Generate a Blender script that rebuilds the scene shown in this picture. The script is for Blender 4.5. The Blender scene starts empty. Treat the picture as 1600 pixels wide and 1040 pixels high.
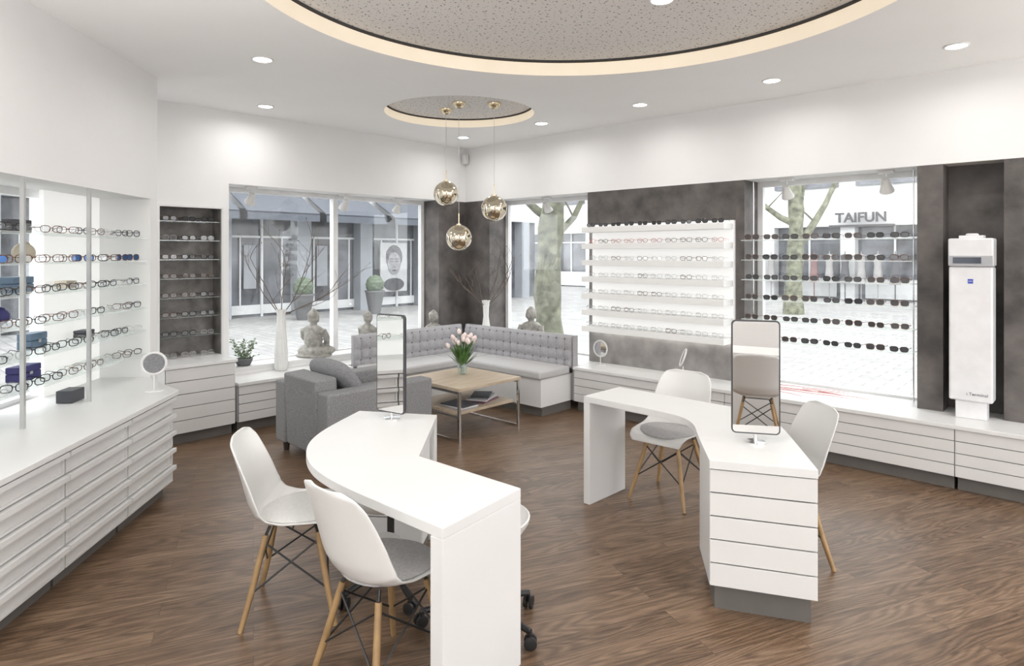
import bpy, bmesh, math, random
from math import sin, cos, pi, radians
from mathutils import Vector, Matrix
random.seed(7)
SC=bpy.context.scene
COL=SC.collection
# ------------------------------------------------------------------ materials
def newmat(n):
    m=bpy.data.materials.new(n); m.use_nodes=True
    nt=m.node_tree; b=nt.nodes['Principled BSDF']; return m,nt,b
def mat(n,c,r=.5,metal=0,var=.06,scale=8,bump=0,bscale=60,emit=None,es=0,coat=0,vec=None):
    m,nt,b=newmat(n)
    b.inputs['Roughness'].default_value=r; b.inputs['Metallic'].default_value=metal
    if coat: b.inputs['Coat Weight'].default_value=coat
    tc=nt.nodes.new('ShaderNodeTexCoord')
    no=nt.nodes.new('ShaderNodeTexNoise'); no.inputs['Scale'].default_value=scale; no.inputs['Detail'].default_value=5
    nt.links.new(tc.outputs['Object'],no.inputs['Vector'])
    cr=nt.nodes.new('ShaderNodeValToRGB')
    cr.color_ramp.elements[0].position=.3; cr.color_ramp.elements[1].position=.7
    cr.color_ramp.elements[0].color=(*[max(0,x*(1-var)) for x in c],1)
    cr.color_ramp.elements[1].color=(*[min(1,x*(1+var)) for x in c],1)
    nt.links.new(no.outputs['Fac'],cr.inputs['Fac']); nt.links.new(cr.outputs['Color'],b.inputs['Base Color'])
    if bump:
        n2=nt.nodes.new('ShaderNodeTexNoise'); n2.inputs['Scale'].default_value=bscale
        nt.links.new(tc.outputs['Object'],n2.inputs['Vector'])
        bp=nt.nodes.new('ShaderNodeBump'); bp.inputs['Strength'].default_value=bump; bp.inputs['Distance'].default_value=.01
        nt.links.new(n2.outputs['Fac'],bp.inputs['Height']); nt.links.new(bp.outputs['Normal'],b.inputs['Normal'])
    if emit:
        b.inputs['Emission Color'].default_value=(*emit,1); b.inputs['Emission Strength'].default_value=es
    return m
def glassmat(n,tint,mixf,col=(1,1,1),glossy=.08):
    m=bpy.data.materials.new(n); m.use_nodes=True; nt=m.node_tree; nt.nodes.clear()
    o=nt.nodes.new('ShaderNodeOutputMaterial'); t=nt.nodes.new('ShaderNodeBsdfTransparent'); t.inputs[0].default_value=(*tint,1)
    d=nt.nodes.new('ShaderNodeBsdfDiffuse'); d.inputs[0].default_value=(*col,1)
    g=nt.nodes.new('ShaderNodeBsdfGlossy'); g.inputs['Roughness'].default_value=.03
    a=nt.nodes.new('ShaderNodeMixShader'); a.inputs[0].default_value=mixf
    b=nt.nodes.new('ShaderNodeMixShader'); b.inputs[0].default_value=glossy
    nt.links.new(t.outputs[0],a.inputs[1]); nt.links.new(d.outputs[0],a.inputs[2])
    nt.links.new(a.outputs[0],b.inputs[1]); nt.links.new(g.outputs[0],b.inputs[2]); nt.links.new(b.outputs[0],o.inputs[0])
    return m
WALL=mat('wall_paint',(.78,.775,.77),.7,var=.012,scale=3,bump=.02)
CEIL=mat('ceiling_paint',(.90,.90,.895),.8,var=.01,scale=2)
LACQ=mat('white_lacquer',(.70,.697,.69),.32,var=.01,scale=3)
LACQ2=mat('white_drawer_front',(.67,.66,.65),.38,var=.015,scale=3)
LITP=mat('backlit_white_panel',(.78,.78,.77),.5,var=.01,emit=(1,.99,.97),es=.34)
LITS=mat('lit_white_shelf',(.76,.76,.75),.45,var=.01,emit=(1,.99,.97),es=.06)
SPILL=mat('added_spill_strip',(1,1,1),.5,emit=(1,.98,.95),es=6)
PLAS=mat('white_shell_plastic',(.69,.685,.67),.28,var=.01)
GROOVE=mat('shadow_gap',(.05,.05,.05),.8)
PLINTH=mat('plinth_grey',(.13,.12,.11),.6)
STONE=mat('dark_stone_panel',(.092,.082,.077),.55,var=.5,scale=5,bump=.15,bscale=30)
STONEM=mat('mottled_grey_concrete',(.155,.143,.135),.55,var=.5,scale=7,bump=.1,bscale=30)
STONEL=mat('lit_stone_panel',(.27,.255,.245),.55,var=.32,scale=5,bump=.1,bscale=30)  # lighter copy of the dark stone, with the rack's light put into its colour
CHROME=mat('chrome',(.75,.75,.75),.15,1,var=.02)
STEEL=mat('brushed_steel',(.62,.62,.62),.35,.8,var=.05)
MIRR=mat('mirror_silver',(.9,.9,.9),.01,1,var=.0)
BLACK=mat('black_plastic',(.02,.02,.02),.4)
FRAME=mat('mirror_frame_dark',(.08,.08,.085),.3,.5)
GOLD=mat('gold_chrome',(.72,.65,.52),.06,1,var=.04,scale=3)
GOLDC=mat('gold_cap',(.70,.60,.42),.2,1)
FAB=mat('grey_fabric',(.26,.26,.265),.95,var=.30,scale=110,bump=.6,bscale=350)
FABC=mat('mid_grey_cushion_fabric',(.235,.235,.245),.95,var=.25,scale=110,bump=.5,bscale=350)
BUTT=mat('dark_button_fabric',(.17,.17,.18),.95)
BENCHF=mat('light_grey_upholstery',(.36,.355,.37),.9,var=.08,scale=60,bump=.3,bscale=300)
BENCHS=mat('pale_grey_seat_upholstery',(.50,.495,.495),.85,var=.05,scale=60,bump=.3,bscale=300)
FELT=mat('grey_felt_pad',(.43,.42,.42),.95,var=.12,scale=80,bump=.3,bscale=300)
WFELT=mat('pale_felt_pad',(.62,.62,.605),.95,var=.05,scale=80,bump=.2,bscale=300)
MAPLE=mat('maple_leg',(.34,.215,.10),.45,var=.2,scale=12)
DWOOD=mat('dark_foot_wood',(.05,.035,.03),.5)
SHELFG=glassmat('shelf_glass',(.95,.98,.97),.26,(.95,.97,.96),.10)
SHELFN=glassmat('niche_shelf_glass',(.93,.96,.95),.10,(.8,.85,.83),.14)
WING=glassmat('window_glass',(.98,.99,.99),.02,(.9,.95,.95),.04)
VASEG=glassmat('clear_vase_glass',(.85,.92,.90),.15,(.8,.9,.85),.15)
WFR=mat('window_frame_white',(.74,.74,.74),.4)
SUN=mat('sunglass_lens',(.05,.05,.055),.1,coat=.5)
FBLK=mat('black_acetate',(.02,.018,.018),.25)
FTOR=mat('tortoise_acetate',(.12,.05,.025),.25,var=.7,scale=120)
FRED=mat('red_acetate',(.5,.09,.07),.3)
FMET=mat('thin_metal_frame',(.45,.43,.41),.3,.7)
LENS=glassmat('clear_lens',(.94,.95,.96),.08,(.8,.85,.9),.08)
BLENS=mat('blue_mirror_lens',(.05,.12,.30),.1,.6)
BUD=mat('weathered_stone_statue',(.29,.28,.255),.85,var=.3,scale=25,bump=.3)
CERW=mat('white_ceramic',(.72,.72,.70),.35,bump=.3,bscale=45)
BRANCH=mat('bare_branch_bark',(.12,.09,.07),.8,var=.3)
LEAF=mat('leaf_green',(.08,.18,.045),.5,var=.4,scale=20)
LEAFM=mat('muted_leaf_green',(.13,.19,.10),.6,var=.5,scale=30)
TOPI=mat('clipped_shrub_green',(.09,.12,.08),.8,var=.5,scale=30)
TULIP=mat('pale_tulip_petal',(.84,.72,.69),.5,var=.15,scale=15)
REDT=mat('red_twig',(.50,.13,.12),.5)
BOXD=mat('dark_case',(.05,.05,.06),.4); BOXB=mat('slate_blue_case',(.12,.18,.26),.45); BOXN=mat('navy_pouch',(.04,.035,.15),.6)
BOXC=mat('cream_pouch',(.5,.44,.35),.7)
PAPERS=[mat('magazine_cover_plum',(.16,.06,.12),.4),mat('magazine_cover_grey',(.35,.35,.37),.4),mat('magazine_cover_white',(.7,.68,.66),.4),mat('magazine_cover_dark',(.06,.07,.09),.4)]
BARK=mat('mossy_bark',(.15,.155,.11),.9,var=.6,scale=7,bump=1,bscale=20)
FACW=mat('facade_render_white',(.56,.565,.57),.8,var=.05,scale=2)
FACG=mat('facade_render_grey',(.27,.285,.31),.8,var=.08,scale=2)
SHOPG=mat('shop_window_dark',(.105,.11,.125),.15,var=.75,scale=1.2)
AWN=mat('awning_cloth_slate',(.075,.085,.105),.7,var=.08)
PLANT=mat('planter_grey',(.11,.11,.115),.7)
SIGNC=mat('sign_letter_grey',(.05,.05,.055),.5)
POSTW=mat('poster_paper',(.34,.345,.35),.6); POSTD=mat('poster_ink',(.04,.04,.045),.6); POSTM=mat('poster_skin_grey',(.20,.20,.205),.6)
COVE=mat('cove_lit_cream',(.80,.73,.62),.6,emit=(1,.84,.62),es=.34)
LAMPE=mat('lamp_emitter',(1,1,1),.4,emit=(1,.97,.92),es=14)
ZBLUE=mat('logo_blue',(.02,.06,.45),.4); WHITEP=mat('print_white',(.9,.9,.9),.5); SCREEN=mat('screen_glass_dark',(.015,.018,.04),.08)
MACH=mat('device_white',(.74,.74,.75),.3); MACHG=mat('device_light_grey',(.40,.41,.43),.4)
CLOT=[mat('garment_muted_red',(.20,.12,.12),.8),mat('garment_dark',(.08,.08,.09),.8),mat('garment_pale',(.30,.29,.29),.8)]
WARMP=mat('warm_beige_wall_panel',(.42,.36,.30),.6,var=.1)

def oak():
    m,nt,b=newmat('light_oak'); b.inputs['Roughness'].default_value=.45
    tc=nt.nodes.new('ShaderNodeTexCoord'); mp=nt.nodes.new('ShaderNodeMapping'); mp.inputs['Scale'].default_value=(3,45,10)
    no=nt.nodes.new('ShaderNodeTexNoise'); no.inputs['Scale'].default_value=1.5; no.inputs['Detail'].default_value=6
    cr=nt.nodes.new('ShaderNodeValToRGB'); cr.color_ramp.elements[0].color=(.38,.30,.215,1); cr.color_ramp.elements[1].color=(.56,.47,.36,1)
    cr.color_ramp.elements[0].position=.3; cr.color_ramp.elements[1].position=.7
    nt.links.new(tc.outputs['Object'],mp.inputs[0]); nt.links.new(mp.outputs[0],no.inputs['Vector']); nt.links.new(no.outputs['Fac'],cr.inputs[0]); nt.links.new(cr.outputs[0],b.inputs['Base Color'])
    return m
OAK=oak()
def floormat():
    m,nt,b=newmat('brown_wood_planks')
    L=nt.links.new; N=nt.nodes.new
    geo=N('ShaderNodeNewGeometry'); mp=N('ShaderNodeMapping'); mp.inputs['Rotation'].default_value=(0,0,radians(-22))
    L(geo.outputs['Position'],mp.inputs[0])
    br=N('ShaderNodeTexBrick'); br.inputs['Scale'].default_value=1; br.inputs['Brick Width'].default_value=1.1; br.inputs['Row Height'].default_value=.12
    br.inputs['Mortar Size'].default_value=.0012; br.inputs['Mortar Smooth'].default_value=.2; br.offset=.37
    br.inputs['Color1'].default_value=(0,0,0,1); br.inputs['Color2'].default_value=(1,1,1,1); br.inputs['Mortar'].default_value=(.5,.5,.5,1)
    L(mp.outputs[0],br.inputs['Vector'])
    add=N('ShaderNodeVectorMath'); add.operation='MULTIPLY_ADD'
    cx=N('ShaderNodeCombineXYZ'); L(br.outputs['Color'],cx.inputs[0]); L(br.outputs['Color'],cx.inputs[1]);
    L(cx.outputs[0],add.inputs[0]); add.inputs[1].default_value=(17,9,0); L(mp.outputs[0],add.inputs[2])
    def noise(sx,sy,sc,det,rough,dist):
        st=N('ShaderNodeMapping'); st.inputs['Scale'].default_value=(sx,sy,1); L(add.outputs[0],st.inputs[0])
        n=N('ShaderNodeTexNoise'); n.inputs['Scale'].default_value=sc; n.inputs['Detail'].default_value=det; n.inputs['Roughness'].default_value=rough; n.inputs['Distortion'].default_value=dist
        L(st.outputs[0],n.inputs['Vector']); return n
    n1=noise(1.5,24,3.0,12,.78,.12)
    n2=noise(.42,3.2,1.6,2,.45,.25)
    mu=N('ShaderNodeMath'); mu.operation='MULTIPLY'; L(n2.outputs['Fac'],mu.inputs[0]); mu.inputs[1].default_value=130
    sn=N('ShaderNodeMath'); sn.operation='SINE'; L(mu.outputs[0],sn.inputs[0])
    s1=N('ShaderNodeMath'); s1.operation='MULTIPLY_ADD'; L(sn.outputs[0],s1.inputs[0]); s1.inputs[1].default_value=.06; s1.inputs[2].default_value=.03
    a1=N('ShaderNodeMath'); a1.operation='MULTIPLY_ADD'; L(n1.outputs['Fac'],a1.inputs[0]); a1.inputs[1].default_value=.78; L(s1.outputs[0],a1.inputs[2])
    m2=N('ShaderNodeMath'); m2.operation='MULTIPLY_ADD'; L(br.outputs['Color'],m2.inputs[0]); m2.inputs[1].default_value=.12; L(a1.outputs[0],m2.inputs[2])
    cr=N('ShaderNodeValToRGB'); e=cr.color_ramp.elements; e[0].position=.28; e[0].color=(.050,.029,.017,1); e[1].position=.72; e[1].color=(.30,.205,.135,1)
    k=cr.color_ramp.elements.new(.48); k.color=(.148,.092,.056,1)
    L(m2.outputs[0],cr.inputs[0])
    kn=N('ShaderNodeMapping'); kn.inputs['Scale'].default_value=(.9,2.4,1); L(add.outputs[0],kn.inputs[0])
    v=N('ShaderNodeTexVoronoi'); v.inputs['Scale'].default_value=1.3; v.voronoi_dimensions='2D'; L(kn.outputs[0],v.inputs['Vector'])
    kr=N('ShaderNodeValToRGB'); kr.color_ramp.elements[0].position=.012; kr.color_ramp.elements[0].color=(.4,.35,.3,1); kr.color_ramp.elements[1].position=.07; kr.color_ramp.elements[1].color=(1,1,1,1)
    L(v.outputs['Distance'],kr.inputs[0])
    km=N('ShaderNodeMixRGB'); km.blend_type='MULTIPLY'; km.inputs[0].default_value=.7; L(cr.outputs[0],km.inputs[1]); L(kr.outputs[0],km.inputs[2])
    dk=N('ShaderNodeMixRGB'); dk.blend_type='MULTIPLY'; L(br.outputs['Fac'],dk.inputs[0]); L(km.outputs[0],dk.inputs[1]); dk.inputs[2].default_value=(.5,.5,.5,1)
    L(dk.outputs[0],b.inputs['Base Color']); b.inputs['Roughness'].default_value=.31; b.inputs['Specular IOR Level'].default_value=.42
    bp=N('ShaderNodeBump'); bp.inputs['Strength'].default_value=.16; bp.inputs['Distance'].default_value=.01; L(n1.outputs['Fac'],bp.inputs['Height']); L(bp.outputs[0],b.inputs['Normal'])
    return m
FLOOR=floormat()
def perfmat():
    m,nt,b=newmat('perforated_acoustic_panel'); L=nt.links.new; N=nt.nodes.new
    geo=N('ShaderNodeNewGeometry')
    def dots(scale,th):
        v=N('ShaderNodeTexVoronoi'); v.voronoi_dimensions='2D'; v.inputs['Scale'].default_value=scale; L(geo.outputs['Position'],v.inputs['Vector'])
        c=N('ShaderNodeMath'); c.operation='LESS_THAN'; L(v.outputs['Distance'],c.inputs[0]); c.inputs[1].default_value=th; return c
    a=dots(14,.085); c=dots(24,.085)
    mx=N('ShaderNodeMath'); mx.operation='MAXIMUM'; L(a.outputs[0],mx.inputs[0]); L(c.outputs[0],mx.inputs[1])
    mi=N('ShaderNodeMixRGB'); L(mx.outputs[0],mi.inputs[0]); mi.inputs[1].default_value=(.71,.69,.67,1); mi.inputs[2].default_value=(.16,.155,.15,1)
    L(mi.outputs[0],b.inputs['Base Color']); b.inputs['Roughness'].default_value=.9
    return m
PERF=perfmat()
def pavemat():
    m,nt,b=newmat('street_paving'); L=nt.links.new; N=nt.nodes.new
    geo=N('ShaderNodeNewGeometry'); mp=N('ShaderNodeMapping'); mp.inputs['Rotation'].default_value=(0,0,radians(43)); L(geo.outputs['Position'],mp.inputs[0])
    br=N('ShaderNodeTexBrick'); br.inputs['Scale'].default_value=1; br.inputs['Brick Width'].default_value=.4; br.inputs['Row Height'].default_value=.2; br.inputs['Mortar Size'].default_value=.012
    br.inputs['Color1'].default_value=(.26,.258,.255,1); br.inputs['Color2'].default_value=(.35,.348,.342,1); br.inputs['Mortar'].default_value=(.18,.18,.18,1)
    L(mp.outputs[0],br.inputs['Vector']); L(br.outputs['Color'],b.inputs['Base Color']); b.inputs['Roughness'].default_value=.6
    return m
PAVE=pavemat()

# ------------------------------------------------------------------ mesh builder
class MB:
    def __init__(s): s.v=[];s.f=[];s.m=[];s.mi=0
    def add(s,vs,fs):
        o=len(s.v); s.v+=[tuple(v) for v in vs]; s.f+=[tuple(i+o for i in f) for f in fs]; s.m+=[s.mi]*len(fs); return s
    def prism(s,p,z0,z1):
        n=len(p); vs=[(x,y,z0) for x,y in p]+[(x,y,z1) for x,y in p]
        fs=[tuple(range(n)),tuple(range(n,2*n))]+[(i,(i+1)%n,n+(i+1)%n,n+i) for i in range(n)]
        return s.add(vs,fs)
    def prismT(s,p,d0,d1,M):
        n=len(p); vs=[M@Vector((x,d0,z)) for x,z in p]+[M@Vector((x,d1,z)) for x,z in p]
        fs=[tuple(range(n)),tuple(range(n,2*n))]+[(i,(i+1)%n,n+(i+1)%n,n+i) for i in range(n)]
        return s.add(vs,fs)
    def box(s,c,sz,rz=0,M=None):
        x,y,z=[q/2 for q in sz]; R=Matrix.Translation(c)@Matrix.Rotation(rz,4,'Z')
        if M is not None: R=Matrix.Translation(c)@M
        vs=[R@Vector((a*x,b*y,d*z)) for d in(-1,1) for a,b in((-1,-1),(1,-1),(1,1),(-1,1))]
        return s.add(vs,[(0,1,2,3),(4,5,6,7),(0,1,5,4),(1,2,6,5),(2,3,7,6),(3,0,4,7)])
    def tube(s,pts,r,n=8,closed=False,up=None):
        pts=[Vector(p) for p in pts]; k=len(pts)
        if not isinstance(r,(list,tuple)): r=[r]*k
        vs=[];prev=None
        for i,p in enumerate(pts):
            a=pts[(i-1)%k] if (closed or i>0) else p; b=pts[(i+1)%k] if (closed or i<k-1) else p
            t=(b-a).normalized()
            if prev is None:
                u=t.orthogonal().normalized()
            else:
                u=(prev-t*prev.dot(t)); u=u.normalized() if u.length>1e-6 else t.orthogonal().normalized()
            prev=u; w=t.cross(u)
            for j in range(n):
                an=2*pi*j/n; vs.append(p+(u*cos(an)+w*sin(an))*r[i])
        fs=[]
        for i in range(k if closed else k-1):
            for j in range(n):
                a=i*n+j;b=i*n+(j+1)%n;c=((i+1)%k)*n+(j+1)%n;d=((i+1)%k)*n+j; fs.append((a,b,c,d))
        if not closed: fs+=[tuple(range(n)),tuple(range((k-1)*n,k*n))]
        return s.add(vs,fs)
    def lathe(s,prof,c=(0,0,0),n=24,M=None,flute=0,fn=0,tw=0):
        vs=[];M=M or Matrix.Identity(4); c=Vector(c)
        for r,z in prof:
            for j in range(n):
                a=2*pi*j/n; rr=max(r,1e-4)*(1+flute*cos(fn*a+tw*z)); vs.append(c+(M@Vector((rr*cos(a),rr*sin(a),z))))
        fs=[]
        for i in range(len(prof)-1):
            for j in range(n): fs.append((i*n+j,i*n+(j+1)%n,(i+1)*n+(j+1)%n,(i+1)*n+j))
        fs+=[tuple(range(n)),tuple(range((len(prof)-1)*n,len(prof)*n))]
        return s.add(vs,fs)
    def ell(s,c,r,n=16,m=10,M=None):
        M=M or Matrix.Identity(4); c=Vector(c)
        if not isinstance(r,(list,tuple)): r=(r,r,r)
        vs=[c+M@Vector((0,0,-r[2]))];fs=[]
        for i in range(1,m):
            ph=-pi/2+pi*i/m
            for j in range(n): a=2*pi*j/n; vs.append(c+M@Vector((r[0]*cos(ph)*cos(a),r[1]*cos(ph)*sin(a),r[2]*sin(ph))))
        vs.append(c+M@Vector((0,0,r[2])))
        for j in range(n): fs.append((0,1+(j+1)%n,1+j))
        for i in range(m-2):
            for j in range(n): fs.append((1+i*n+j,1+i*n+(j+1)%n,1+(i+1)*n+(j+1)%n,1+(i+1)*n+j))
        l=len(vs)-1;b=1+(m-2)*n
        for j in range(n): fs.append((b+j,b+(j+1)%n,l))
        return s.add(vs,fs)
    def grid(s,fn,nu,nv):
        vs=[fn(i/nu,j/nv) for j in range(nv+1) for i in range(nu+1)]
        fs=[(j*(nu+1)+i,j*(nu+1)+i+1,(j+1)*(nu+1)+i+1,(j+1)*(nu+1)+i) for j in range(nv) for i in range(nu)]
        return s.add(vs,fs)
    def done(s,name,mats,parent=None,local=False,label=None,cat=None,group=None,kind=None,smooth=None,bevel=0,solid=0,sub=0,remesh=0,loc=(0,0,0),rz=0,recalc=True):
        me=bpy.data.meshes.new(name)
        if not isinstance(mats,(list,tuple)): mats=[mats]
        v=[Vector(p) for p in s.v]; off=Vector((0,0,0))
        if not local:
            lo=[min(p[i] for p in v) for i in range(3)]; hi=[max(p[i] for p in v) for i in range(3)]
            off=Vector(((lo[0]+hi[0])/2,(lo[1]+hi[1])/2,lo[2])); v=[p-off for p in v]
        me.from_pydata(v,[],s.f)
        for m in mats: me.materials.append(m)
        for p,i in zip(me.polygons,s.m): p.material_index=i
        if recalc:
            bm=bmesh.new(); bm.from_mesh(me); bmesh.ops.recalc_face_normals(bm,faces=bm.faces); bm.to_mesh(me); bm.free()
        if smooth is not None:
            me.shade_smooth(); me.set_sharp_from_angle(angle=radians(smooth))
        o=bpy.data.objects.new(name,me); COL.objects.link(o)
        if local: o.location=loc; o.rotation_euler=(0,0,rz)
        else: o.location=off-(parent.location if parent else Vector((0,0,0)))
        if parent: o.parent=parent
        if bevel:
            b=o.modifiers.new('bevel','BEVEL'); b.width=bevel; b.segments=3 if bevel>.008 else 2; b.limit_method='ANGLE'; b.angle_limit=radians(35)
        if solid: m=o.modifiers.new('solid','SOLIDIFY'); m.thickness=solid; m.offset=0
        if remesh: m=o.modifiers.new('re','REMESH'); m.mode='VOXEL'; m.voxel_size=remesh; m.use_smooth_shade=True
        if sub: m=o.modifiers.new('sub','SUBSURF'); m.levels=sub; m.render_levels=sub
        tag(o,label,cat,group,kind); return o
def tag(o,label=None,cat=None,group=None,kind=None):
    if label:o['label']=label
    if cat:o['category']=cat
    if group:o['group']=group
    if kind:o['kind']=kind
def thing(name,label,cat,loc=(0,0,0),rz=0,group=None):
    e=bpy.data.objects.new(name,None); e.empty_display_size=.1; COL.objects.link(e); e.location=loc; e.rotation_euler=(0,0,rz)
    tag(e,label,cat,group); return e
def clone(o,loc,rz=None,label=None,rot=None):
    n=o.copy(); COL.objects.link(n); n.location=loc
    if rz is not None: n.rotation_euler=(0,0,rz)
    if label:n['label']=label
    def rec(a,b):
        for ch in list(a.children):
            if ch.name in done_names: continue
            c=ch.copy(); COL.objects.link(c); c.parent=b; done_names.add(c.name); rec(ch,c)
    done_names=set(); rec(o,n); return n
def rrect(w,h,r,n=5,cx=0,cz=0):
    p=[]
    for (sx,sz,a0) in((1,1,0),(-1,1,90),(-1,-1,180),(1,-1,270)):
        for i in range(n+1):
            a=radians(a0+90*i/n); p.append((cx+sx*(w/2-r)+r*cos(a),cz+sz*(h/2-r)+r*sin(a)))
    return p
# frames --------------------------------------------------------------
C=Vector((-.625,8.56)); UR=Vector((.729,-.6845)); UL=Vector((-.6845,-.729))
def G(b,a,z=None):
    p=C+UR*a+UL*b
    return (p.x,p.y) if z is None else Vector((p.x,p.y,z))
def gq(b0,b1,a0,a1): return [G(b0,a0),G(b1,a0),G(b1,a1),G(b0,a1)]
F0=Vector((-2.34,4.486)); LV=Vector((.093,-.9957)); LW=Vector((-.9957,-.093))
def Lf(s,d,z=None):
    p=F0+LV*s+LW*d
    return (p.x,p.y) if z is None else Vector((p.x,p.y,z))
def lq(s0,s1,d0,d1): return [Lf(s0,d0),Lf(s1,d0),Lf(s1,d1),Lf(s0,d1)]
AR=radians(-43.2)
H=3.07; SOF=2.36

# ------------------------------------------------------------------ room shell
room=[G(-.4,-.4),G(4.3,-.4),Lf(-.9,1.2),Lf(7,1.0),(5.15,-2.5),(5.15,3.6),G(-.4,7.6)]
MB().prism(room,-.06,0).done('floor',FLOOR,kind='structure')
def ceil():
    me=bpy.data.meshes.new('ceiling'); bm=bmesh.new(); ed=[]
    def loop(pts):
        vs=[bm.verts.new((x,y,H)) for x,y in pts]
        for i in range(len(vs)): ed.append(bm.edges.new((vs[i],vs[(i+1)%len(vs)])))
    loop(room)
    loop([(.38+1.76*cos(2*pi*i/128),3.26+1.76*sin(2*pi*i/128)) for i in range(128)])
    loop([(-.52+.74*cos(2*pi*i/72),6.37+.72*sin(2*pi*i/72)) for i in range(72)])
    bmesh.ops.triangle_fill(bm,use_beauty=True,edges=ed,use_dissolve=False)
    bmesh.ops.recalc_face_normals(bm,faces=bm.faces)
    bm.to_mesh(me); bm.free(); me.materials.append(CEIL)
    o=bpy.data.objects.new('ceiling',me); COL.objects.link(o); o['kind']='structure'
ceil()
MB().prism(room,3.42,3.46).done('ceiling_slab',CEIL,kind='structure')
for n,(cx,cy,rx,ry,k) in enumerate(((.38,3.26,1.76,1.76,128),(-.52,6.37,.74,.72,72))):
    m=MB()
    def ring(r0,z0,r1,z1):
        vs=[];
        for j in range(k):
            a=2*pi*j/k; vs.append((cx+(rx+r0)*cos(a),cy+(ry+r0)*sin(a),z0)); vs.append((cx+(rx+r1)*cos(a),cy+(ry+r1)*sin(a),z1))
        m.add(vs,[(2*j,2*j+1,(2*j+3)%(2*k),(2*j+2)%(2*k)) for j in range(k)])
    s=1.15 if n==0 else .9
    ring(0,H,-.004,H+.085*s); ring(-.004,H+.085*s,.10,H+.088*s)
    m.done('trim_cove' if n==0 else 'trim_cove_small',COVE,kind='structure',smooth=60)
    m=MB(); ring(-.014,H+.091*s,.012,H+.090*s); ring(-.014,H+.091*s,-.014,H+.12*s)
    m.done('trim_shadow_gap' if n==0 else 'trim_shadow_gap_small',GROOVE,kind='structure')
    m=MB(); m.add([(cx+(rx+.12)*cos(2*pi*j/k),cy+(ry+.12)*sin(2*pi*j/k),H+.102*s) for j in range(k)],[tuple(range(k))])
    o=m.done('ceiling_inset' if n==0 else 'ceiling_inset_small',PERF,kind='structure')

# right wall
PB=.46
m=MB(); m.prism(gq(-.4,0,-.4,7.7),SOF,H); m.prism(gq(-.4,-.02,-.4,7.7),0,.44)
m.done('wall_right',WALL,kind='structure')
m=MB(); m.prism(gq(-.4,0,-.4,PB),.44,SOF); m.prism(gq(.0,PB,-.4,0),.44,SOF); m.done('wall_corner',STONE,kind='structure')
m=MB(); m.prism(gq(-.4,-.03,2.02,3.74),.44,SOF); m.done('wall_display_panel',STONEL,kind='structure')
m=MB(); m.prism(gq(-.03,0,2.02,3.74),2.0,SOF); m.done('trim_1',STONE,kind='structure')
m=MB(); m.prism(gq(-.03,.02,2.1,3.72),.86,1.99); m.done('trim_2',LITP,kind='structure')
m=MB(); m.prism(gq(-.03,.015,2.12,3.70),.835,.855); m.done('trim_6',SPILL,kind='structure')  # glowing strip added to spill light onto the stone below the rack
m=MB(); m.prism(gq(-.4,0,3.74,3.82),.44,SOF); m.done('trim_3',STONE,kind='structure')
m=MB(); m.prism(gq(-.4,0,5.2,5.37),.44,SOF); m.prism(gq(-.4,-.22,5.37,5.74),.44,SOF); m.prism(gq(-.4,0,5.74,7.7),.44,SOF); m.done('wall_right_stone',STONE,kind='structure')
# back-left wall
m=MB(); m.prism(gq(0,4.4,-.4,0),SOF,H); m.prism(gq(0,4.4,-.4,-.02),0,.50); m.prism(gq(3.14,3.2,-.4,0),.5,SOF)
m.prism(gq(3.2,3.78,-.4,0),2.12,SOF); m.prism(gq(3.78,4.4,-.4,0),.5,SOF); m.done('wall_back',WALL,kind='structure')
m=MB(); m.prism(gq(3.2,3.78,-.4,-.2),.5,2.12); m.prism(gq(3.2,3.215,-.2,-.01),.70,2.12); m.prism(gq(3.765,3.78,-.2,-.01),.70,2.12); m.done('trim_4',STONEM,kind='structure')
# left wall
m=MB(); m.prism(lq(-.64,7,.42,1.0),2.10,H); m.prism(lq(-.52,7,.85,1.0),0,.68); m.prism(lq(-.64,-.52,.42,1.3),0,2.0995)
m.done('wall_left',WALL,kind='structure')
m=MB(); m.prism(lq(-.515,.16,.79,.82),.72,2.10); m.prism(lq(.62,4.2,.79,.82),.72,2.10); m.done('trim_7',LITP,kind='structure')  # second, unseen stretch added so the desk mirror reflects a bright panel
# rest of the room (behind the viewpoint): shop fronts left open for fill daylight, with solid pieces
m=MB(); m.box((5.25,.55,2.98),(.2,6.3,.18)); m.box((5.25,.55,.1),(.2,6.3,.2)); m.box((5.25,3.5,1.55),(.2,.5,2.7)); m.box((5.25,-2.4,1.55),(.2,.4,2.7)); m.done('wall_side',WALL,kind='structure')
m=MB(); m.box((1.3,-2.6,2.98),(8.2,.2,.18)); m.box((1.3,-2.6,.1),(8.2,.2,.2)); m.box((-2.5,-2.6,1.55),(.4,.2,2.7)); m.box((5.0,-2.6,1.55),(.5,.2,2.7)); m.box((1.0,-2.6,1.55),(2.0,.2,2.7))
m.done('wall_rear',WALL,kind='structure')
m=MB(); m.box((1.0,-2.48,1.9),(1.8,.03,1.6)); m.done('trim_8',WARMP,kind='structure')

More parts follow.
